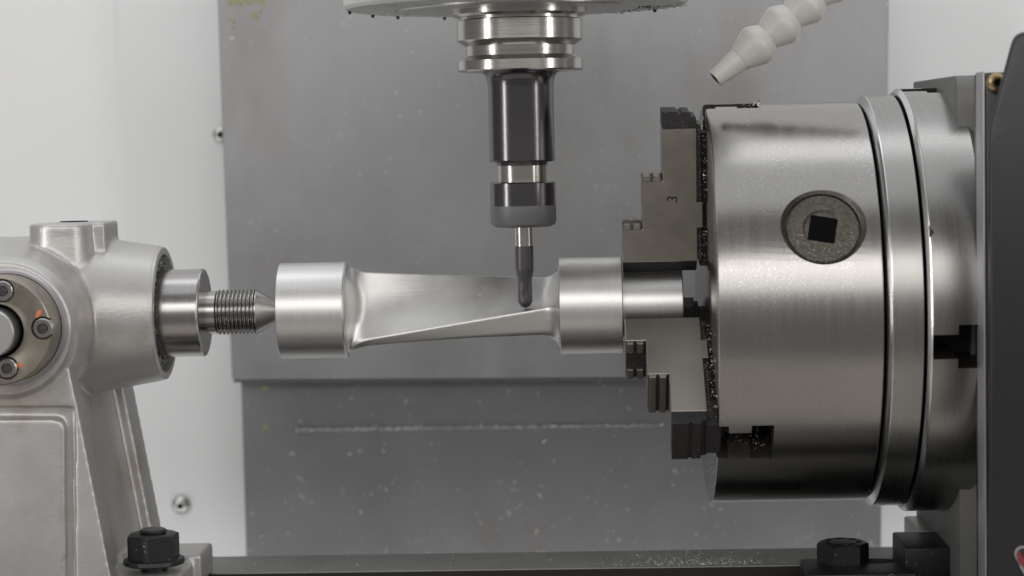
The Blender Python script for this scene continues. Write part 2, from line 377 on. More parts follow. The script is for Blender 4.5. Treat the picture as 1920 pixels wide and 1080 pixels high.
def setjaw(j, deg):
    # jaw is authored with radial = +Z, across = Y; rotate about X so that +Z points along elevation deg from -Y
    j.rotation_euler = (R_(90-deg), 0, 0)
    return j
j0 = make_jaw(); jaws = [j0]
for k in range(2):
    c_ = j0.copy(); scn.collection.objects.link(c_); c_.parent = ch; WL[c_] = Vector((0, 0, 0)); jaws.append(c_)
    for g in list(j0.children):
        g2 = g.copy(); scn.collection.objects.link(g2); g2.parent = c_
for j, d_, lb in zip(jaws, (83.5, -36.5, 203.5), ('upright jaw stamped with the numeral 3', 'lower jaw angled toward the viewer with black outer end', None)):
    # rotation by (90-deg) about X turns +Z toward -Y
    setjaw(j, d_)
    if lb: j['label'] = lb
bm = B(); prism(bm, [(XR-1, 79), (X0+2, 79), (X0+2, 95.5), (XR-1, 95.5)], -9.5, 9.5, 'XZ', .3, 1)
obj('outer_key', bm, 'jawblack', jaws[1], center=False)
# numeral 3 on the front flank of the upright jaw
tx = bpy.data.curves.new('numeral', 'FONT'); tx.body = '3'; tx.size = 7.4*S; tx.extrude = .12*S; tx.resolution_u = 6; tx.offset = -.08*S
to = bpy.data.objects.new('numeral', tx); scn.collection.objects.link(to); bpy.context.view_layer.update()
nm = bpy.data.meshes.new_from_object(to.evaluated_get(bpy.context.evaluated_depsgraph_get())); bpy.data.objects.remove(to)
num = bpy.data.objects.new('numeral', nm); scn.collection.objects.link(num); nm.materials.clear(); nm.materials.append(M['hole'])
num.parent = j0; pn = U(1268, 362, -12)
num.location = (pn.x*S, (-HW-.06)*S, 52.3*S)
num.rotation_euler = (R_(90), R_(-82), 0)
# chips on the chuck face and round the jaws
bm = B(); pts = []
for i in range(420):
    v = random.uniform(20, 97); a_ = random.gauss(-34, 11) if i % 3 else random.uniform(60, 92)
    rad, tan = jawframe(a_); u = 0
    pts.append(Vector((X0-.4-abs(random.gauss(0, .5)), 0, 0))+rad*v)
for i in range(420):                            # along both rails
    d_ = random.choice((83.5, -36.5)); rad, tan = jawframe(d_)
    s = -1 if d_ == 83.5 else 1
    pts.append(Vector((XR+random.uniform(.2, 3.5), 0, 0))+tan*(s*(HW-2.2+random.uniform(-.1, .5)))*(1)+rad*random.uniform(24, 92))
chips(bm, pts[:200], .3, .8); chips(bm, pts[200:], .10, .4); tag(obj('face_chips', bm, 'dust', ch, center=False), kind='stuff')
bm = B(); pts = []
rad, tan = jawframe(-36.5)
for i in range(70):
    x = random.uniform(X0, X0+19); pts.append(Vector((x, 0, 0))+tan*random.uniform(-5.5, 5.5)+rad*(RB-random.uniform(2.5, 6)))
for i in range(36): pts.append(Vector((random.uniform(SX[1]+.3, SX[2]-.3), 0, 0))+tan*random.uniform(-10, 10)+rad*(RB-random.uniform(1, 5)))
for i in range(60):
    rad2, t2 = jawframe(random.uniform(60, 86)); pts.append(Vector((X0+random.uniform(18, 23), 0, 0))+rad2*(RB+random.uniform(0, .4)))
chips(bm, pts, .12, .42); tag(obj('slot_chips', bm, 'dust', ch, center=False), kind='stuff')
bm = B()                                        # curled swarf on top of chuck
pc = [U(1412, 198, -12), U(1417, 190, -12), U(1424, 186, -13), U(1426, 192, -12), U(1420, 196, -12)]
for a_, b_ in zip(pc, pc[1:]):
    dvec = (b_-a_).normalized(); s1 = dvec.cross(Vector((0, 1, 0))).normalized()
    lathe(bm, [(-.1, .35), ((b_-a_).length+.1, .35)], frame=(dvec, s1, dvec.cross(s1)), c=a_, n=6)
tag(obj('curled_chip', bm, 'chip'), 'small curled bright chip resting on top of the big chuck body', 'chip')

# ------------------------------------------------------------------ rotary table
rt = thing('rotary_table', 'rotary indexer with slotted steel face plate and black front panel at the right', 'rotary table', (X1+60, 0, ZT))
RF = 104.2; XF = X1+18.9
bm = B(); lathe(bm, [(XF+.2, 0), (XF+.2, RF-3), (XF+1.6, RF-.6), (XF+2.4, RF), (XF+26, RF), (XF+30, RF-3), (XF+30, 0)], 'X', n=192, a0=.0071)
fp = obj('face_plate', bm, 'chuckring', rt, center=False)
# center=False keeps world coordinates: shift back by parent offset
bm = B(); lathe(bm, [(XF+.1, RF-3.2), (XF+.1, RF-2.0), (XF+1.5, RF-.35), (XF+2.1, RF+.05), (XF+2.1, RF-2)], 'X', n=192, closed=True)
obj('bright_edge', bm, 'bright', rt, center=False)
XN = U(1797, 650, -103).x
for d_ in (-7.3, 82.7, 172.7, 262.7):
    fr = jawframe(d_); cut = B(); fbox(cut, fr, XF-4, XN+1, -5.6, 5.6, 72.1, 119); subtract(fp, cut)
    cut = B(); fbox(cut, fr, XN, XN+13, -10, 10, 70.3, 123); subtract(fp, cut)
c = U(1753, 424, -98)                            # small engraved index mark
rad, tan = jawframe(21.5); bm = B()
pm = [(XF+1.8, -2.6), (XF+4.0, -.2), (XF+1.8, 3.2)]
a_ = [bm.verts.new(Vector((x, 0, 0))+rad*(RF+.05)+tan*t) for x, t in pm]; b_ = [bm.verts.new(Vector((x, 0, 0))+rad*(RF-1)+tan*t) for x, t in pm]
bm.faces.new(a_); bm.faces.new(b_[::-1])
for k in range(3): bm.faces.new((a_[k], b_[k], b_[(k+1) % 3], a_[(k+1) % 3]))
obj('index_mark', bm, 'grime', rt, center=False)
# housing body behind the face plate
XP = U(1845, 600, -118).x; XQ = U(1849.5, 600, -118).x
ZP = U(1840, 134, -118).z
bm = B(); box(bm, XP, XQ, -118, -101, ZT+2, ZP, .5, 2); obj('front_plate', bm, 'plate', rt)
xb = U(1795, 160, -55).x; zt2 = U(1800, 141, -60).z
bm = B(); yz = []
for k in range(13):
    t = math.pi*k/12; yz.append((-60+14-14*math.cos(t*.5)-0, zt2-8+8*math.sin(t*.5)))
prism(bm, [(-60, ZT+2), (-60, zt2-5), (-57, zt2-1.2), (-53, zt2), (70, zt2), (70, ZT+2)], XP-1, XQ+120, 'YZ', .8, 2)
obj('housing_body', bm, 'darkcast', rt)
bm = B(); lathe(bm, [(XF+24, 0), (XF+24, 78), (XP+4, 78), (XP+4, 0)], 'X', n=96); obj('neck_collar', bm, 'castrough', rt)
# corner lug at the top left of the housing, and cast foot with sloping gusset
g0, g1 = U(1759, 962, 40), U(1835, 1062, 40)
bm = B(); prism(bm, [(g0.x-1, g0.z+14), (XP+.5, g0.z+14), (XP+.5, ZT+1), (g1.x+6, ZT+1), (g1.x, g1.z), (g0.x+2.5, g0.z-3), (g0.x-.6, g0.z)], 40, 46, 'XZ', .8, 2); obj('gusset', bm, 'plate', rt)
f0 = U(1699, 972, 56); f1 = U(1780, 972, 56)
bm = B(); box(bm, f0.x, XQ, 22, 64, ZT+.3, f0.z, 1.2, 2); obj('mounting_foot', bm, 'cast', rt)
# black side panel with brass screw behind the plate
YP = -121
p = [U(1849, 1120, YP), U(1849, 136, YP), U(1990, 132, YP), U(1990, 1120, YP)]
bm = B(); prism(bm, [(XQ+.05, ZT+2), (XQ+.05, p[1].z), (p[2].x, p[2].z), (p[3].x, ZT+2)], YP+2.5, YP+30, 'XZ', .8, 2); obj('side_panel', bm, 'black', rt)
c = U(1869, 155, YP)
bm = B(); lathe(bm, [(-3.2, 0), (-3.2, 2.6), (-2.6, 3.7), (-1.6, 4.2), (2, 4.2)], 'Y', (c.x, YP+1.3, c.z), 32)
s = obj('screw', bm, 'brass', rt); bm = B(); prism(bm, hexpoly(c.x, c.z, 1.9), YP-2.2, YP-1.3); obj('hex_socket', bm, 'hole', s)
# motor cover in front
YM = -158
mc = thing('motor_cover', 'black satin motor cover with sloping top edge in the right foreground', 'cover', (U(1990, 600, YM).x, YM+30, ZT))
pts2 = [(1857, 1140), (1857, 262), (1861, 232), (1902, 84), (1908, 68), (1918, 60), (1935, 57), (2160, 57), (2160, 1140)]
poly = [U(px, py, YM+8) for px, py in pts2]; poly = [(v.x, v.z) for v in poly]
bm = B()
def bulge(z): t = (z-8)/120; return YM+8+3*t*t
prism(bm, poly, YM+8, YM+13, 'XZ', 1.8, 3)
bmesh.ops.triangulate(bm, faces=[f for f in bm.faces if len(f.verts) > 4])
for k in range(-13, 14): bmesh.ops.bisect_plane(bm, geom=bm.verts[:]+bm.edges[:]+bm.faces[:], plane_co=(0, 0, k*10), plane_no=(0, 0, 1))
for v in bm.verts:
    v.co.y += 12*(1-math.cos((v.co.z-8)/130*1.1))
obj('cover_shell', bm, 'motor', mc, sharp=40)
# badge on the cover
cb = U(1921, 1052, YM+14)
def ybad(z): return YM+8+12*(1-math.cos((z-8)/130*1.1))
def badge(poly_px, m, dy, name, par):
    bm = B(); a_ = []; b_ = []
    for px, py in poly_px:
        v = U(px, py, YM+14); a_.append(bm.verts.new((v.x, ybad(v.z)-dy, v.z))); b_.append(bm.verts.new((v.x, ybad(v.z)+1, v.z)))
    bm.faces.new(a_); bm.faces.new(b_[::-1]); n_ = len(a_)
    for k in range(n_): bm.faces.new((a_[k], b_[k], b_[(k+1) % n_], a_[(k+1) % n_]))
    return obj(name, bm, m, par)
def capsule(cx, cy, L, r, ang, n=12):
    out = []; ca, sa = math.cos(ang), math.sin(ang)
    for side in (1, -1):
        for k in range(n+1):
            t = -math.pi/2+math.pi*k/n + (0 if side > 0 else math.pi)
            u, v = side*L/2+r*math.cos(t), r*math.sin(t); out.append((cx+u*ca-v*sa, cy+u*sa+v*ca))
    return out
bd = badge(capsule(1934, 1072, 80, 15, R_(62)), 'badge', .5, 'badge', mc)
badge(capsule(1935, 1072, 78, 11.5, R_(62)), 'black', .8, 'badge_field', bd)
badge([(1904, 1036), (1909, 1031), (1914, 1040), (1920, 1047), (1928, 1066), (1922, 1070), (1914, 1060), (1907, 1052)], 'red', 1.1, 'badge_emblem', bd)
badge([(1911, 1062), (1916, 1059), (1932, 1086), (1928, 1090)], 'badge', 1.1, 'badge_emblem', bd)

# ================================================================== CLAMP AT THE RIGHT
def hexbolt_marks(bm, c, r):
    for k in range(7):
        a_ = .5+k*.9; w_ = .26
        for (r0, r1) in ((r*.62, r*.82),):
            vs = [bm.verts.new(c+Vector((rr*math.cos(t), rr*math.sin(t), .06))) for rr, t in ((r0, a_), (r1, a_), (r1, a_+w_), (r1, a_+2*w_), (r0, a_+2*w_), (r0, a_+w_))]
            bm.faces.new(vs)
def hexhead(bm, c, rc, h, a0):
    """hex prism with a turned chamfer at the top: c centre of the base."""
    n = 48; rings = []
    def hr(t): q = (t-a0) % (math.pi/3)-math.pi/6; return rc*math.cos(math.pi/6)/math.cos(q)
    rad_c = rc*.85
    for z, f in ((0, 1), (0.01, 1)): pass
    low_ = []; mid_ = []; top_ = []
    for k in range(n):
        t = a0+2*math.pi*k/n; r = hr(t); zc = h-(r-rad_c)*.55 if r > rad_c else h
        low_.append(bm.verts.new(c+Vector((r*math.cos(t), r*math.sin(t), 0))))
        mid_.append(bm.verts.new(c+Vector((r*math.cos(t), r*math.sin(t), min(zc, h-.25)))))
        top_.append(bm.verts.new(c+Vector((rad_c*.98*math.cos(t), rad_c*.98*math.sin(t), h))))
    bm.faces.new(low_[::-1]); bm.faces.new(top_)
    for k in range(n):
        j = (k+1) % n; bm.faces.new((low_[k], low_[j], mid_[j], mid_[k])); bm.faces.new((mid_[k], mid_[j], top_[j], top_[k]))
ZS = -127.5
s0 = UZ(1500, 1048, ZS); s1 = UZ(1690, 1048, ZS)
st = thing('clamp_strap', 'flat black clamping strap lying on the table under the black hex bolt', 'clamp', ((s0.x+s1.x)/2, -5, ZT))
bm = B(); box(bm, s0.x, s1.x+1.5, -48, s0.y, ZT+.4, ZS, .9, 2); so = obj('strap_plate', bm, 'blackbolt', st)
cB = UZ(1591, 1070, ZS); cB = Vector((cB.x, -17, ZS))
cut = B(); prism(cut, [(cB.x+19*math.cos(t)*.5+12+(8 if math.cos(t) > 0 else -20)*.5, cB.y+6.2*math.sin(t)) for t in [2*math.pi*k/24 for k in range(24)]], ZT-3, ZS+3, 'XY'); subtract(so, cut)
bb = thing('hex_bolt', 'black hex head bolt with stamped marks on its top, standing in the clamping strap', 'bolt', cB)
bm = B(); hexhead(bm, cB+Vector((0, 0, .1)), 12.9, 9.9, R_(3)); obj('bolt_head', bm, 'blackbolt', bb)
bm = B(); lathe(bm, [(-12, 0), (-12, 7.5), (.2, 7.5), (.2, 0)], 'Z', cB, 32); obj('bolt_shank', bm, 'blackbolt', bb)
bm = B(); hexbolt_marks(bm, cB+Vector((0, 0, 10.02)), 11.0); obj('stamped_mark', bm, 'hole', bb)
# black step block
ZB = -118
b0 = UZ(1684, 997, ZB); b1 = UZ(1697, 1028, ZB); b2 = UZ(1800, 1030, ZB); yb0, yb1 = b1.y, b0.y
bm = B(); box(bm, b1.x, b2.x, yb0, yb1, ZT+.4, ZB, 1.0, 3)
tag(obj('clamp_block', bm, 'blackbolt'), 'black square clamping block standing in front of the pale cast foot', 'clamp block')

# ================================================================== WORKPIECE
def section(t):
    """blade outline, t = 0 at the tailstock end, 1 at the chuck end; (Y, Z) control corners."""
    L_ = lambda a, b: a+(b-a)*t
    TE = (L_(4, 9), L_(19.0, 13.6)); RID = (L_(-8.5, -13.2), L_(-16.0, 1.2)); BOT = (L_(-5.5, -8.5), L_(-19.8+2.2*math.sin(min(1, t*1.2)*math.pi*.5), -17.4)); BK = (L_(6, 11), L_(-4, -3)); BK2 = (L_(7.0, 11.5), L_(14, 9))
    mid = (L_(-.5, -4.2)+1.2, L_(1, 6.2)-.6)
    return [TE, mid, RID, BOT, BK, BK2]
def smooth_closed(pts, sharp):
    # each corner rounded by its own fraction
    out = []; n = len(pts)
    for i in range(n):
        p0, p1, p2 = Vector(pts[i-1]), Vector(pts[i]), Vector(pts[(i+1) % n]); f = sharp[i]
        a_ = p1+(p0-p1)*f; b_ = p1+(p2-p1)*f
        for k in range(13):
            u = k/12; out.append((1-u)**2*a_+2*u*(1-u)*p1+u*u*b_)
    return out
SH = [.06, .48, .12, .42, .45, .3]
WX0, WXa, WXb, WX1, WX2 = -115.6, -82.2, 23.6, 54.6, 84.4
RW = 24.0
secs = []
def circ_for(pts, r):
    out = []
    for p in pts:
        a_ = math.atan2(p[1], p[0]); out.append(Vector((r*math.cos(a_), r*math.sin(a_))))
    return out
def arc_map(pts, r):
    # corners TE (index 6) and ridge (index 6+26) keep their bearings; points between are spread by arc length
    n = len(pts); iT, iR = 6, 6+26; out = [None]*n
    aT, aR = math.atan2(pts[iT][1], pts[iT][0]), math.atan2(pts[iR][1], pts[iR][0])
    for i0, i1, b0, b1 in ((iT, iR, aT, aR), (iR, iT+n, aR, aT)):
        while b1 < b0: b1 += 2*math.pi
        L_ = [0]
        for i in range(i0, i1): L_.append(L_[-1]+(pts[(i+1) % n]-pts[i % n]).length)
        for k, i in enumerate(range(i0, i1)):
            a_ = b0+(b1-b0)*L_[k]/L_[-1]; out[i % n] = Vector((r*math.cos(a_), r*math.sin(a_)))
    return out
xs = []
FA, FBm = 12.0, 9.5
NA = 14
for k in range(NA+1): xs.append(WXa+.15+FA*(1-math.cos(k/NA*math.pi/2)))
for k in range(1, 40): xs.append(WXa+FA+(WXb-FBm-WXa-FA)*k/40)
for k in range(NA+1): xs.append(WXb-.15-FBm+FBm*math.sin(k/NA*math.pi/2))
bm = B(); rings = []
ref = smooth_closed(section(.0), SH)
NP = 78
for x in xs:
    t = (x-WXa)/(WXb-WXa); pts = smooth_closed(section(t), SH)
    da = (x-WXa)/FA; db = (WXb-x)/FBm
    s = 0
    if da < 1: s = .93*(1-math.sqrt(max(0, 1-(1-max(0, da))**2)))
    if db < 1: s = .96*(1-math.sqrt(max(0, 1-(1-max(0, db))**2)))
    cc = arc_map(pts, RW)
    rings.append([(x, *(p*(1-s)+q*s)) for p, q in zip(pts, cc)])
endA = [(WXa, *q) for q in circ_for([Vector(p[1:]) for p in rings[0]], RW)]
endB = [(WXb, *q) for q in circ_for([Vector(p[1:]) for p in rings[-1]], RW)]
V = [[bm.verts.new(p) for p in r] for r in rings]
for p_, q_ in zip(V, V[1:]):
    for i in range(NP):
        j = (i+1) % NP; bm.faces.new((p_[i], p_[j], q_[j], q_[i]))
bm.faces.new(V[0]); bm.faces.new(V[-1][::-1])
wp = thing('workpiece', 'bright aluminium bar end milled into a twisted turbine blade, held between centre and chuck', 'workpiece', (0, 0, 0))
from mathutils.bvhtree import BVHTree
bvh = BVHTree.FromBMesh(bm)
obj('blade', bm, 'alu_mill', wp, sharp=35)
bm = B(); lathe(bm, [(WX0+4, 0), (WX0+.2, 3.5), (WX0, RW-.3), (WX0+.3, RW), (WXa-.7, RW), (WXa+.05, RW-.7), (WXa, 0)], 'X', n=128); obj('end_disc', bm, 'alu', wp)
bm = B(); lathe(bm, [(WXb, 0), (WXb, RW-.3), (WXb+.3, RW), (WX1-.4, RW), (WX1, RW-.4), (WX1, 18.1), (WX2-.5, 18.1), (WX2, 17.6), (WX2, 0)], 'X', n=128); obj('shouldered_stub', bm, 'alu', wp)
bm = B(); pts = []
for i in range(420):
    px = random.gauss(900, 62) if i % 2 else random.gauss(855, 40); py = random.gauss(553-(px-850)*.03, 9)
    if not (780 < px < 962): continue
    hit = bvh.ray_cast(CAM, (U(px, py, -5)-CAM).normalized())
    if hit[0]: pts.append(hit[0]+hit[1]*.05)
chips(bm, pts, .14, .42); tag(obj('blade_chips', bm, 'dust'), 'fine bright chips sprinkled over the face of the milled blade', 'chips', kind='stuff')

# ================================================================== TAILSTOCK
ts = thing('tailstock', 'silver painted cast tailstock with round bearing flange at the left', 'tailstock', (-230, 0, ZT))
XE = -174.2                                     # end face of the quill housing
bm = B()
lathe(bm, [(-430, 0), (-430, 40), (-216, 40), (-205, 38.6), (XE-1, 33.6), (XE, 32.6), (XE, 29.6), (XE-7, 29.4), (XE-7, 21), (XE-7, 0)], 'X', n=128)
cz = U(22, 612, -50)
lathe(bm, [(-64, 0), (-64, 31.5), (-58, 34.5), (-30, 38), (0, 38), (0, 0)], 'Y', (cz.x, 0, cz.z), 96)
zb = UZ  # vertical oil boss on top
zb1 = U(110, 420, -30).z; bx = U(121, 430, -14).x
lathe(bm, [(0, 0), (0, 17.5), (24, 17.0), (zb1-6, 15.8), (zb1-1, 15.9), (zb1, 15.2), (zb1, 0)], 'Z', (bx, -18.5, 0), 64)
xr = U(219, 420, 6).x; box(bm, bx-6, xr, -21, 10, 5, zb1, .5)
# column: front frame with raised panel, recessed web side, rear rib
def col(pxs, Y0, Y1, dx=0):
    q = [U(px, py, -60) for px, py in pxs]; prism(bm, [(v.x+dx, v.z) for v in q], Y0, Y1, 'XZ')
COLP = [(-420, 1110), (-420, 600), (100, 600), (120, 640), (129, 690), (213, 1110)]
col(COLP, -55, -44)
col(COLP, -52, 60, -6)
col(COLP, 42, 66, 0)
# frame round the raised front panel
col([(-420, 763), (-420, 600), (100, 600), (129, 690), (129+15, 763)], -60, -54)
col([(140, 1110), (140, 745), (141, 745), (213, 1110)], -60, -54)
col([(-420, 1110), (-420, 787), (104, 787), (114, 792), (119, 802), (121, 1110)], -58.6, -54)
zf = -119.5
xf0 = U(150, 1060, 0).x; xf1 = UZ(399, 1017, zf).x
box(bm, xf0-3, xf1, -18, 16, ZT+.4, zf, .5)
box(bm, xf0-260, U(345, 1070, -38).x, -52, -17, ZT+.4, zf-3.5, .5)
o = obj('casting', bm, 'cast', ts, sharp=60)
rm = o.modifiers.new('fuse', 'REMESH'); rm.mode = 'VOXEL'; rm.voxel_size = .0011; rm.use_smooth_shade = True
sm = o.modifiers.new('fillet', 'SMOOTH'); sm.factor = .5; sm.iterations = 7
# dark oil-hole on the boss
bm = B(); lathe(bm, [(0, 0), (0, 3.6), (.3, 3.6), (.3, 0)], 'Z', (bx+3, -6, zb1+.1), 24)
for v in bm.verts: v.co.x = bx+3+(v.co.x-bx-3)*2.0
obj('oil_hole', bm, 'hole', ts)
# chip-packed annular recess and machined rim
bm = B(); lathe(bm, [(XE-6.4, 20), (XE-3.2, 21.4), (XE-1.6, 25), (XE-2.6, 28.4), (XE-5, 30.2), (XE-7.5, 30.2), (XE-7.5, 20)], 'X', n=128, closed=True)
for v in bm.verts: v.co.x += noise.noise(v.co*.35)*1.3
obj('recess_grime', bm, 'grime', ts)
bm = B(); pts = []
for i in range(1500):
    a_ = random.uniform(0, 2*math.pi); r = random.gauss(25.5, 1.9); pts.append((XE-1.5+random.gauss(0, .7), r*math.cos(a_), r*math.sin(a_)))
chips(bm, pts, .12, .55); tag(obj('recess_chips', bm, 'dust', ts), kind='stuff')
bm = B(); lathe(bm, [(XE-5, 29.4), (XE+.15, 29.6), (XE+.35, 30.0), (XE+.35, 32.4), (XE-.1, 33.2), (XE-5, 33.9)], 'X', n=128, closed=True); obj('machined_rim', bm, 'cast', ts)
# bearing flange facing the viewer
cfx, cfz = U(4, 617, -86).x, U(4, 617, -86).z
ccx, ccz = (cfx+cz.x)/2, (cfz+cz.z)/2
YF = -86; RF2 = 25.2
bm = B(); lathe(bm, [(YF+1, 12.3), (YF+.2, 12.7), (YF, 13.2), (YF, RF2-.5), (YF+.5, RF2), (-63, RF2+.2), (-63, 12)], 'Y', (ccx, 0, ccz), 128, closed=True)
fl = obj('bearing_flange', bm, 'bronze', ts, center=False)
bm = B(); lathe(bm, [(-64.5, RF2), (-66.2, RF2+.4), (-66.4, RF2+1.7), (-65, RF2+2.6), (-62, RF2+2.8), (-62, RF2)], 'Y', (ccx, 0, ccz), 128, closed=True); obj('flange_gasket', bm, 'plate', ts)
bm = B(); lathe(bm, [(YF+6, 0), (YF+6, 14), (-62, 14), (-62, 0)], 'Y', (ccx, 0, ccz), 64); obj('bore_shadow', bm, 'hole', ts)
bm = B(); lathe(bm, [(YF-8, 0), (YF-8, 10.6), (YF-7.2, 11.3), (YF+10, 11.3)], 'Y', (ccx-1.2, 0, ccz-.3), 64); obj('handwheel_shaft', bm, 'headring', ts)
SC = [(80, 615), (5, 545), (13, 690), (-68, 617)]
first = None
for k, (px, py) in enumerate(SC):
    v = U(px, py, YF); cut = B(); lathe(cut, [(YF-3, 0), (YF-3, 5.4), (YF+3.2, 5.4), (YF+3.2, 0)], 'Y', (v.x, 0, v.z), 48); subtract(fl, cut)
    bm = B(); lathe(bm, [(YF+3.4, 0), (YF+3.4, 4.7), (YF-.9, 4.7), (YF-1.5, 4.1), (YF-1.5, 2.5), (YF-.2, 2.3), (YF-.2, 0)], 'Y', (v.x+.3, 0, v.z-.1), 40)
    sc_ = obj('cap_screw', bm, 'steel_x', ts)
    bm = B(); prism(bm, hexpoly(v.x+.3, v.z-.1, 2.35, .3), YF-1.42, YF-.1); obj('hex_socket', bm, 'grime', sc_)
for px, py, a_, l_, w_ in ((72, 588, -60, 17, 8), (33, 685, 3, 20, 8)):
    v = U(px, py, YF); ca, sa = math.cos(R_(a_)), math.sin(R_(a_)); pp = []
    for k in range(14):
        t = 2*math.pi*k/14; q = 1+.35*noise.noise(Vector((math.cos(t)*1.5+px, math.sin(t)*1.5, 0)))
        u, z = l_/8.2*math.cos(t)*q, w_/8.2*math.sin(t)*q; pp.append((v.x+u*ca-z*sa, v.z-u*sa-z*ca))
    bm = B(); prism(bm, pp, YF-.12, YF+.05, 'XZ'); obj('paint_mark', bm, 'orange', fl)
# live centre
XC = XE-7
lc = thing('live_centre', 'steel live centre with threaded nose pressing its cone into the bar end', 'live centre', (XE+20, 0, 0))
xa = U(370, 580, -21).x
bm = B(); lathe(bm, [(XC, 0), (XC, 21.6), (XC+5, 21.6), (XC+5.2, 21.9), (xa-.9, 21.9), (xa, 21.2), (xa+.3, 20.7), (xa+.3, 0)], 'X', n=128); obj('collar', bm, 'steel_x', lc)
bm = B(); lathe(bm, [(xa-.9, 21.55), (xa-.55, 21.95), (xa-.1, 21.7), (xa+.1, 21.2), (xa-.4, 20.9)], 'X', n=128, closed=True); obj('collar_edge', bm, 'bright', lc)
x1 = U(401, 580, -11).x; x2 = U(476, 580, -11).x; RT = 11.3
bm = B(); prof = [(xa+.1, 0), (xa+.1, 10.7), (x1-.2, 10.7)]
n_t = 10; pitch = (x2-x1)/n_t
for k in range(n_t):
    x = x1+k*pitch; prof += [(x+.05*pitch, 9.7), (x+.42*pitch, RT), (x+.58*pitch, RT), (x+.95*pitch, 9.7)]
prof += [(x2, 10.2), (x2, 0)]
lathe(bm, prof, 'X', n=96); obj('threaded_nose', bm, 'steel_x', lc, sharp=40)
bm = B(); lathe(bm, [(x2-.2, 0), (x2-.2, 10.9), (x2+.4, 10.9), (WX0-.6, 3.6), (WX0+3.2, 1.2), (WX0+3.2, 0)], 'X', n=96); obj('cone_point', bm, 'steel_x', lc)
bm = B(); pts = []
for i in range(420):
    a_ = random.uniform(R_(100), R_(215)); r = random.uniform(10.1, RT); pts.append((random.uniform(x1-5, x2+1), r*math.cos(a_), r*math.sin(a_)))
for i in range(260):
    a_ = random.uniform(R_(95), R_(165)); pts.append((random.uniform(XE-2, xa-1)-abs(random.gauss(0, 3)), 21.95*math.cos(a_), 21.95*math.sin(a_)))
chips(bm, pts, .08, .3); tag(obj('thread_chips', bm, 'dust', lc), kind='stuff')
# clamping nut of the tailstock foot
cn = UZ(289, 1056, zf); cn = Vector((cn.x, cn.y, zf))
nt_ = thing('clamp_nut', 'black hex nut with washer on its stud, holding down the tailstock foot', 'nut', cn)
bm = B(); lathe(bm, [(.05, 7), (.05, 14.6), (.7, 15), (2.4, 14.6), (2.7, 13.9), (2.7, 7)], 'Z', cn, 64, closed=True); obj('washer', bm, 'blackbolt', nt_)
bm = B(); hexhead(bm, cn+Vector((0, 0, 2.6)), 13.2, 12.2, R_(30)); obj('nut', bm, 'blackbolt', nt_)
bm = B(); lathe(bm, [(-10, 0), (-10, 6.4), (15.2, 6.4), (16.0, 6.9), (17.0, 5.8), (17.2, 0)], 'Z', cn, 48); obj('stud', bm, 'blackbolt', nt_)

# ================================================================== SPINDLE AND TOOL
TY = -12.0; tip = U(985, 577, TY); top = U(974.5, 80, TY)
TX = tip.x
def ZY(py, Y=TY, px=980): return U(px, py, Y).z
sp = thing('spindle_head', 'underside of the round painted spindle head with its steel nose at the top', 'spindle', (TX, TY, ZY(0)))
zh = ZY(14)
bm = B(); lathe(bm, [(zh+60, 0), (zh+60, 84), (zh+1.5, 84), (zh, 82.5), (zh, 0)], 'Z', (TX-1.5, TY, 0), 160); hd = obj('head_disc', bm, 'head', sp)
bm = B(); lathe(bm, [(zh+1, 30), (zh-1.2, 30), (zh-1.2, 57.5), (zh-.6, 58.2), (zh+1, 58.2)], 'Z', (TX, TY, 0), 160, closed=True); obj('cover_ring', bm, 'headring', sp)
bm = B(); lathe(bm, [(zh+1, 0), (zh+1, 33), (ZY(27), 33), (ZY(31.5), 31.8), (ZY(31.5), 0)], 'Z', (TX, TY, 0), 128); obj('spindle_nose', bm, 'holder', sp)
bm = B(); pts = []
for i in range(900):
    a_ = random.uniform(-1.7, -.1) if i % 4 else random.uniform(0, 2*math.pi); r = 57+abs(random.gauss(0, 14)); r = min(r, 84)
    pts.append((TX+r*math.cos(a_)*(1 if True else 1), TY+abs(r*math.sin(a_)), zh-.1))
chips(bm, pts, .2, .8)
tag(obj('grime_spots', bm, 'grime', sp), kind='stuff')
bm = B()
for px in (670, 703, 744, 828, 1228):            # oil drops at the far rim
    a_ = math.acos(max(-1, min(1, (U(px, 20, 40).x-TX+1.5)/82))); q = Vector((TX-1.5+81.5*math.cos(a_), TY+81.5*math.sin(a_), zh))
    lathe(bm, [(.2, 0), (.2, .8), (-.6, .9), (-1.3, .6), (-1.6, 0)], 'Z', q, 10)
tag(obj('oil_drops', bm, 'grime', sp), kind='stuff')
th = thing('tool_holder', 'steel tool holder with grooved flange and dark collet nut under the spindle', 'tool holder', (TX, TY, ZY(300)))
c0 = (TX, TY, 0)
bm = B()
lathe(bm, [(ZY(30), 0), (ZY(30), 29.2), (ZY(36.5), 29.2), (ZY(37), 30.3), (ZY(38.5), 30.8), (ZY(75), 30.8), (ZY(77), 30.3), (ZY(86.5), 26.6), (ZY(104), 26.4), (ZY(112), 29.8), (ZY(113.5), 30.8), (ZY(131), 30.8), (ZY(133.5), 30.0), (ZY(133.8), 0)], 'Z', c0, 160)
obj('grooved_flange', bm, 'holder', th)
bm = B(); lathe(bm, [(ZY(29.8), 0), (ZY(29.8), 28.6), (ZY(37), 28.6), (ZY(37), 0)], 'Z', c0, 128)
obj('flange_gap', bm, 'jawblack', th)
bm = B(); lathe(bm, [(ZY(133), 0), (ZY(133), 19.6), (ZY(136), 18.4), (ZY(142), 17.1), (ZY(150), 16.4), (ZY(165), 16.05), (ZY(300), 16.1), (ZY(303), 15.6), (ZY(304.5), 12.6), (ZY(311), 12.2), (ZY(311), 0)], 'Z', c0, 128)
obj('shank_body', bm, 'holderdark', th)
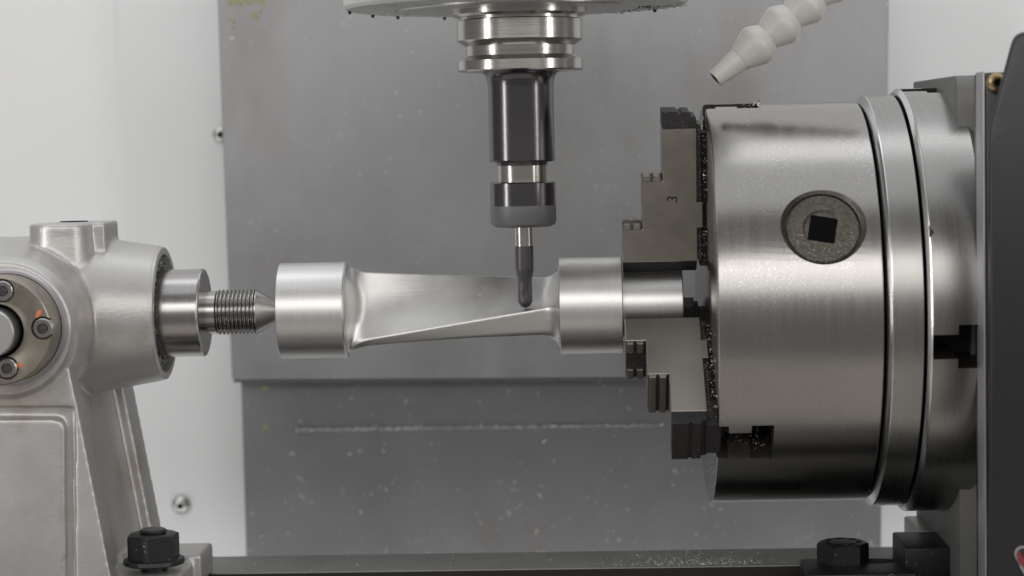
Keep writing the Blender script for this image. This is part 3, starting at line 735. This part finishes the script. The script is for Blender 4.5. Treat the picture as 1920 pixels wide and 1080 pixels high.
bm = B(); lathe(bm, [(ZY(310), 0), (ZY(310), 12.3), (ZY(322), 12.2), (ZY(338), 12.2), (ZY(341), 12.2), (ZY(341), 0)], 'Z', c0, 128)
obj('collet_neck', bm, 'holder', th)
bm = B(); lathe(bm, [(ZY(340.6), 0), (ZY(340.6), 15.3), (ZY(342.5), 16.05), (ZY(385), 16.05), (ZY(385), 0)], 'Z', c0, 128)
cnut = obj('collet_nut', bm, 'holderdark', th)
bm = B(); lathe(bm, [(ZY(384.8), 0), (ZY(384.8), 16.2), (ZY(415), 16.2), (ZY(420), 15.6), (ZY(424), 14), (ZY(425), 12.6), (ZY(425), 4.6)], 'Z', c0, 128)
obj('nut_skirt', bm, 'nutmat', th)
em = thing('end_mill', 'slim ball nose end mill with dark coated tip touching the blade', 'end mill', (TX, TY, tip.z))
bm = B(); lathe(bm, [(ZY(400), 4.35), (ZY(460), 4.35), (ZY(463), 4.35)], 'Z', c0, 48); obj('tool_shank', bm, 'shank', em, recalc=True)
bm = B(); n = 72; rings = []
zt_, zb_ = ZY(461), tip.z
HH = zt_-zb_
def rad_at(z):
    h = z-zb_
    rr = 4.55 if h > HH*.62 else (3.5+(4.55-3.5)*min(1, max(0, (h-HH*.42)/(HH*.2))))
    rb = 3.5
    return math.sqrt(max(0, rb*rb-(rb-h)**2)) if h < rb else rr
zs = [zb_+3.5*(1-math.cos(k/10*math.pi/2)) for k in range(1, 11)]+[zb_+3.5+(HH-3.5)*k/60 for k in range(1, 61)]
tipv = bm.verts.new((TX, TY, zb_))
for z in zs:
    ring = []; h = z-zb_; fl_d = .0 if h > HH*.55 else .16*min(1, h/3)*min(1, (HH*.55-h)/5)
    for k in range(n):
        a_ = 2*math.pi*k/n; tw = h*.22
        g_ = max(0, math.cos(2*(a_-tw)))**1.0
        r = rad_at(z)-fl_d*g_
        ring.append(bm.verts.new((TX+r*math.cos(a_), TY+r*math.sin(a_), z)))
    rings.append(ring)
for i in range(n): bm.faces.new((tipv, rings[0][(i+1) % n], rings[0][i]))
for p_, q_ in zip(rings, rings[1:]):
    for i in range(n):
        j = (i+1) % n; bm.faces.new((p_[i], p_[j], q_[j], q_[i]))
bm.faces.new(rings[-1][::-1]); obj('fluted_tip', bm, 'carbide', em, sharp=50)

# ================================================================== COOLANT NOZZLE
YN = -30
n0, n1 = U(1341, 148, YN), U(1478, 36, YN+6)
ax = (n1-n0).normalized(); k_ = 1/(FPX/1030)
sd = ax.cross(Vector((0, 0, 1))).normalized(); fr = (ax, sd, ax.cross(sd))
nz = thing('coolant_nozzle', 'pale grey jointed plastic coolant nozzle pointing down to the left', 'coolant nozzle', n0)
g = lambda L_: [(a_*k_, r*k_) for a_, r in L_]
SEG = [(66, 27), (92, 38), (96, 39.4), (103, 39.6), (107, 38.4), (121, 31), (124, 28.5), (124, 24)]
bm = B(); lathe(bm, g([(40, 9), (3, 11), (0, 12), (-.8, 13), (-.6, 15.6), (.6, 16.8), (58, 23.2), (59, 24.4)]+SEG), frame=fr, c=n0, n=64); obj('nozzle_tip', bm, 'plastic', nz, sharp=24)
bm = B(); lathe(bm, g([(40, 0), (40, 9.2), (.4, 11.7), (.4, 0)]), frame=fr, c=n0, n=32); obj('nozzle_bore', bm, 'hole', nz)
for s_, dz in ((1, 0), (2, 0), (3, 2), (4, 5)):
    c_ = n0+ax*(s_*61*k_)+Vector((0, 0, dz*k_)); bm = B()
    lathe(bm, g([(50, 15), (50, 25.5), (60, 25.5), (61, 26.5)]+SEG), frame=fr, c=c_, n=64); obj('joint_segment', bm, 'plastic', nz, sharp=24)
print('objects', len(bpy.data.objects))
